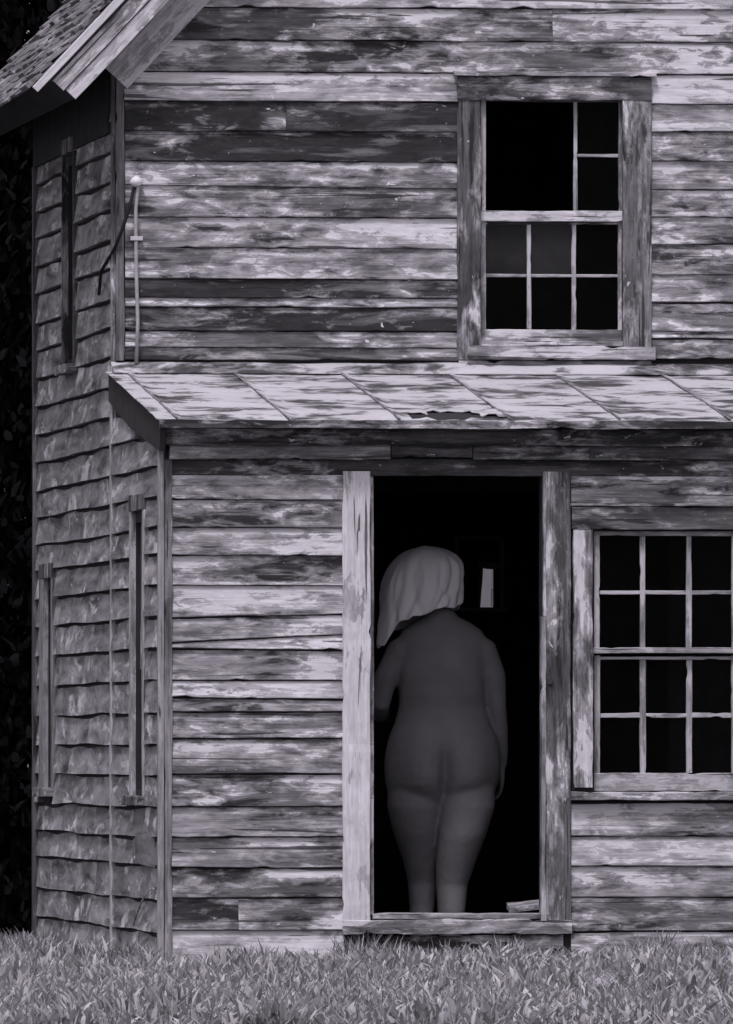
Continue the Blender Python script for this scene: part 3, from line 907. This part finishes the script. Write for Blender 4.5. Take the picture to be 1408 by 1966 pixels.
# right arm hangs, hand forward of the hip; left arm bent forwards
limb([(X(872), PY + .0, pz(1222)), (X(902), PY + .0, pz(1228)), (X(930), PY + .0, pz(1247)), (X(950), PY + .0, pz(1300)), (X(955), PY + .01, pz(1352)), (X(962), PY + .05, pz(1400)), (X(969), PY + .10, pz(1445)), (X(970), PY + .13, pz(1470))],
     [.03, .047, .057, .052, .042, .039, .030, .026])
hand((X(970), PY + .13, pz(1470)), (0, .25, -1), (1, 0, 0), (0, 1, .2))
limb([(X(828), PY + .0, pz(1222)), (X(798), PY + .0, pz(1228)), (X(768), PY + .0, pz(1247)), (X(742), PY + .02, pz(1300)), (X(734), PY + .05, pz(1350)), (X(738), PY + .16, pz(1370)), (X(748), PY + .27, pz(1375)), (X(752), PY + .30, pz(1375))],
     [.03, .047, .057, .052, .043, .040, .030, .026])
hand((X(752), PY + .30, pz(1375)), (.1, 1, .1), (-1, 0, 0), (0, -.1, 1))
# neck and head under the cloth
limb([(X(846), PY + .01, pz(1215)), (X(838), PY + .02, pz(1185)), (X(826), PY + .03, pz(1160))], [.06, .052, .052])
hc = Vector((X(815), PY + .035, pz(1122)))
ball(hc, (.078, .095, .115)); ball(hc + Vector((0, .06, -.06)), (.05, .045, .055)); ball(hc + Vector((0, .100, -.012)), (.012, .02, .022), 8)
for s_ in (-1, 1): ball(hc + Vector((s_ * .079, .0, -.01)), (.010, .018, .03), 8)
me = bpy.data.meshes.new('tmp'); me.from_pydata([tuple(Vector(p) - person.location) for p in pm_.v], [], pm_.f)
bm = bmesh.new(); bm.from_mesh(me); bmesh.ops.recalc_face_normals(bm, faces=bm.faces); bm.to_mesh(me); bm.free()
tmp = bpy.data.objects.new('tmp', me); sc.collection.objects.link(tmp)
rm = tmp.modifiers.new('r', 'REMESH'); rm.mode = 'VOXEL'; rm.voxel_size = .0065
sm_ = tmp.modifiers.new('s', 'SMOOTH'); sm_.factor = .5; sm_.iterations = 22
dg = bpy.context.evaluated_depsgraph_get()
bme = bpy.data.meshes.new_from_object(tmp.evaluated_get(dg)); bme.name = 'body'
bpy.data.objects.remove(tmp)
bme.polygons.foreach_set('use_smooth', [True] * len(bme.polygons))
sk = N('skin'); kc = sk.coords(False)
sk.grey(sk.rng(sk.noise(kc, (9, 9, 9), 3), .3, .7, .17, .21, False)); sk.bump(sk.noise(kc, (26, 26, 26), 4, .6), .35, .012); sk.b.inputs['Roughness'].default_value = .6; sk.b.inputs['Specular IOR Level'].default_value = .25
bme.materials.clear(); bme.materials.append(sk.m)
body = bpy.data.objects.new('body', bme); sc.collection.objects.link(body); body.parent = person
# head cloth: draped dome with folds, hem lower towards the left with a hanging tail
cl = N('pale_cotton_cloth'); cc = cl.coords(False)
cl.grey(cl.rng(cl.noise(cc, (14, 14, 14), 3), .3, .7, .82, .88, False)); cl.b.inputs['Roughness'].default_value = .9
cl.bump(cl.noise(cc, (120, 120, 120), 3, .6), .5, .004)
NT, NH = 96, 26
V, Fc = [], []
cx0 = X(812)
for i in range(NH + 1):
    t = i / NH
    for j in range(NT):
        th = 2 * math.pi * j / NT
        ct, st = math.cos(th), math.sin(th)
        hem = 1160 + (1 - ct) * 19 + 3 * math.sin(7 * th) + 38 * min(1, max(0, (-ct - .62) / .26)) ** 1.2
        if st > .2: hem += 22 * st
        if ct < -.3 and st <= .2: hem += 7
        top = 1047
        yy = top + (hem - top) * t
        prof = (1 - (1 - min(1, t * 2.0)) ** 2.4) ** .52
        fold = 1 + t * .02 * math.sin(5 * th + 3.0 * t + .6)
        for thc, dr, dp, wdth in ((3.95, .10, .05, .10), (4.28, .25, .075, .09), (4.66, -.30, .06, .08), (5.08, .45, .085, .10), (5.42, .10, .07, .08), (5.8, 0, .05, .1), (.6, .2, .06, .1), (4.05, -.2, .04, .05), (4.9, .2, .04, .05), (5.25, -.15, .05, .05), (1.5, 0, .07, .12), (2.4, .2, .06, .1)):
            dd = th - thc - dr * math.sin(t * 3.3)
            fold -= dp * min(1, t * 2.5) * math.exp(-(dd / wdth) ** 2)
            fold += dp * .45 * min(1, t * 2.5) * math.exp(-((dd - wdth * 1.9) / wdth) ** 2)
        rx_, ry_ = .180 * prof * fold * (1 + .04 * t), .155 * prof * fold
        lump = 1 + .05 * mnoise.noise(Vector((ct * 2.2, st * 2.2, t * 3.0))) + .022 * mnoise.noise(Vector((ct * 6, st * 6, t * 9)))
        rx_ *= lump; ry_ *= lump
        shift = -7 + 9 * (1 - t) - 2 * t
        V.append((X(816 + shift) + rx_ * ct, PY + .03 + ry_ * st, pz(yy)))
for i in range(NH):
    for j in range(NT):
        k = (j + 1) % NT
        Fc.append((i * NT + j, i * NT + k, (i + 1) * NT + k, (i + 1) * NT + j))
Fc.append(tuple(range(NT)))
ck_ = MB().add(V, Fc).build('head_cloth', cl.m, person, True)
mdc = ck_.modifiers.new('thickness', 'SOLIDIFY'); mdc.thickness = .006
mds = ck_.modifiers.new('soft', 'SUBSURF'); mds.levels = mds.render_levels = 1

# ------------------------------------------------------------------ pale fence behind the house, added to make the small back window bright
backdrop = tag(empty('board_backdrop', (2.4, 12.0, 0)), 'pale board fence behind the house, added to make the bright sliver seen through the open doorway', 'backdrop')
M['backdrop'] = plain('pale_backdrop_boards', .4, .9, .12, 6)
for x in (1.5, 3.4): MB().plank((x, 12.03, 0), (x, 12.03, 2.15), (1, 0, 0), .1, (0, 1, 0), .1, 8, .002).build('post', M['backdrop'], backdrop)
for z in (.5, 1.75): MB().plank((1.45, 12.028, z), (3.45, 12.028, z), (0, 0, 1), .09, (0, -1, 0), .03, 8, .002).build('rail', M['backdrop'], backdrop)
for k in range(12): MB().plank((1.55 + .158 * k, 11.997, .04), (1.55 + .158 * k, 11.997, 2.05 + rnd.uniform(-.03, .03)), (1, 0, 0), .145, (0, -1, 0), .02, 8, .002).build('board', M['backdrop'], backdrop)

# ------------------------------------------------------------------ grass
nrg = np.random.default_rng(5)


def blades(name, n, pos_fn, hlo, hhi, wlo, whi, mat, lean=.45):
    p = pos_fn(n)
    n = len(p)
    h = nrg.uniform(hlo, hhi, n) * (0.75 + .5 * nrg.random(n)); wd = nrg.uniform(wlo, whi, n)
    a = nrg.uniform(0, 2 * np.pi, n); la = nrg.uniform(0, 2 * np.pi, n); ln = nrg.uniform(.05, lean, n) * h
    h = h * (1 + .55 * np.array([max(-.6, 1.6 * mnoise.noise(Vector((float(q[0]) * 3.1, float(q[1]) * 1.6, 7)))) for q in p]) + .1 * np.clip(-p[:, 0] + .2, 0, 1))
    side = np.stack([np.cos(a), np.sin(a), np.zeros(n)], 1); ld = np.stack([np.cos(la), np.sin(la), np.zeros(n)], 1)
    up = np.array([0, 0, 1.0])
    def pt(q, wq, sgn): return p + up * (h * q)[:, None] + ld * (ln * q * q)[:, None] + side * (wd * wq * sgn)[:, None]
    v = np.stack([pt(0, .35, -1), pt(0, .35, 1), pt(.4, .5, -1), pt(.4, .5, 1), pt(.75, .36, -1), pt(.75, .36, 1), pt(1.0, 0, 1)], 1).reshape(-1, 3)
    b = (np.arange(n) * 7)[:, None]
    quads = np.concatenate([b + np.array([0, 1, 3, 2]), b + np.array([2, 3, 5, 4])], 0)
    tris = b + np.array([4, 5, 6])
    me = bpy.data.meshes.new(name)
    me.vertices.add(len(v)); me.vertices.foreach_set('co', v.astype(np.float32).ravel())
    nl = quads.size + tris.size
    me.loops.add(nl); me.loops.foreach_set('vertex_index', np.concatenate([quads.ravel(), tris.ravel()]).astype(np.int32))
    me.polygons.add(len(quads) + len(tris))
    me.polygons.foreach_set('loop_start', np.concatenate([np.arange(len(quads)) * 4, quads.size + np.arange(len(tris)) * 3]).astype(np.int32))
    me.update(calc_edges=True); me.validate()
    me.materials.append(mat)
    o = bpy.data.objects.new(name, me); sc.collection.objects.link(o)
    return o


def lawn(n):
    y = -nrg.random(n) ** .8 * 15.0 + .0
    x0 = -.9 + y * .088 - .35; x1 = 2.75 + y * .14 + .8
    x = x0 + (x1 - x0) * nrg.random(n)
    z = np.zeros(n)
    c = np.array([mnoise.noise(Vector((float(a) * 2.2, float(b) * 1.1, 0))) for a, b in zip(x, y)])
    k = nrg.random(n) < .62 + .6 * c
    z = np.array([.03 * mnoise.noise(Vector((float(a) * .35, float(b) * .35, 3))) for a, b in zip(x, y)])
    z[(x > -1) & (y > -.6)] = 0
    k &= ~((y > -2.5) & (x < .4) & (nrg.random(n) < .5))
    return np.stack([x, y, z - .006], 1)[k]
M['grass'] = leaf_mat('meadow_grass', .10, .62, .3)
def leafy(n):
    p = lawn(n)
    hh = .055 + .05 * np.array([mnoise.noise(Vector((float(q[0]) * 3.1, float(q[1]) * 1.6, 7))) for q in p])
    hh = hh - .05 * ((p[:, 1] > -2.5) & (p[:, 0] < .4))
    p[:, 2] += np.clip(hh, .012, .2) * (.15 + 1.15 * nrg.random(len(p)))
    return p
tag(blades('meadow_leaves', 200000, leafy, .02, .045, .009, .022, M['grass'], 1.6), 'dense small leaves of the meadow growing up to the foot of the house', 'meadow', kind='stuff')
tag(blades('meadow_grass', 45000, lawn, .05, .12, .004, .011, M['grass'], .9), 'thin grass stems standing among the meadow leaves', 'grass', kind='stuff')


def base_weeds(n):
    x = nrg.uniform(.25, 3.2, n); y = -.04 - nrg.random(n) ** 1.6 * .9
    k = np.array([mnoise.noise(Vector((float(a) * 2.7, 4, 0))) for a in x])
    return np.stack([x, y, np.full(n, -.006)], 1)[nrg.random(n) < .35 + 1.5 * k]
tag(blades('wall_foot_weeds', 17000, base_weeds, .05, .13, .004, .011, M['grass'], .9), 'taller ragged weeds against the foot of the front wall', 'weeds', kind='stuff')


def weeds_side(n):
    y = nrg.uniform(-.2, 6, n); x = -.04 - nrg.random(n) ** 1.5 * 1.2
    return np.stack([x, y, np.full(n, -.006)], 1)
tag(blades('side_grass', 9000, weeds_side, .04, .10, .008, .02, M['grass'], 1.0), 'grass along the shingled side wall', 'grass', kind='stuff')

# ------------------------------------------------------------------ woods behind the house: one dark mass
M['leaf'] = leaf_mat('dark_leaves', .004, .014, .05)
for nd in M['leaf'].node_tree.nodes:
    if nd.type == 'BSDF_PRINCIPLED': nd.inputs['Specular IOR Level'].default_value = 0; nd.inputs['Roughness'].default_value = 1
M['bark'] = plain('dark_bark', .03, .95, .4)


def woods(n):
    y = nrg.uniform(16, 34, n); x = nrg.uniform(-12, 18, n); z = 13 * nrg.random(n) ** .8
    near = nrg.random(n) < .7                     # the dense edge close behind the house
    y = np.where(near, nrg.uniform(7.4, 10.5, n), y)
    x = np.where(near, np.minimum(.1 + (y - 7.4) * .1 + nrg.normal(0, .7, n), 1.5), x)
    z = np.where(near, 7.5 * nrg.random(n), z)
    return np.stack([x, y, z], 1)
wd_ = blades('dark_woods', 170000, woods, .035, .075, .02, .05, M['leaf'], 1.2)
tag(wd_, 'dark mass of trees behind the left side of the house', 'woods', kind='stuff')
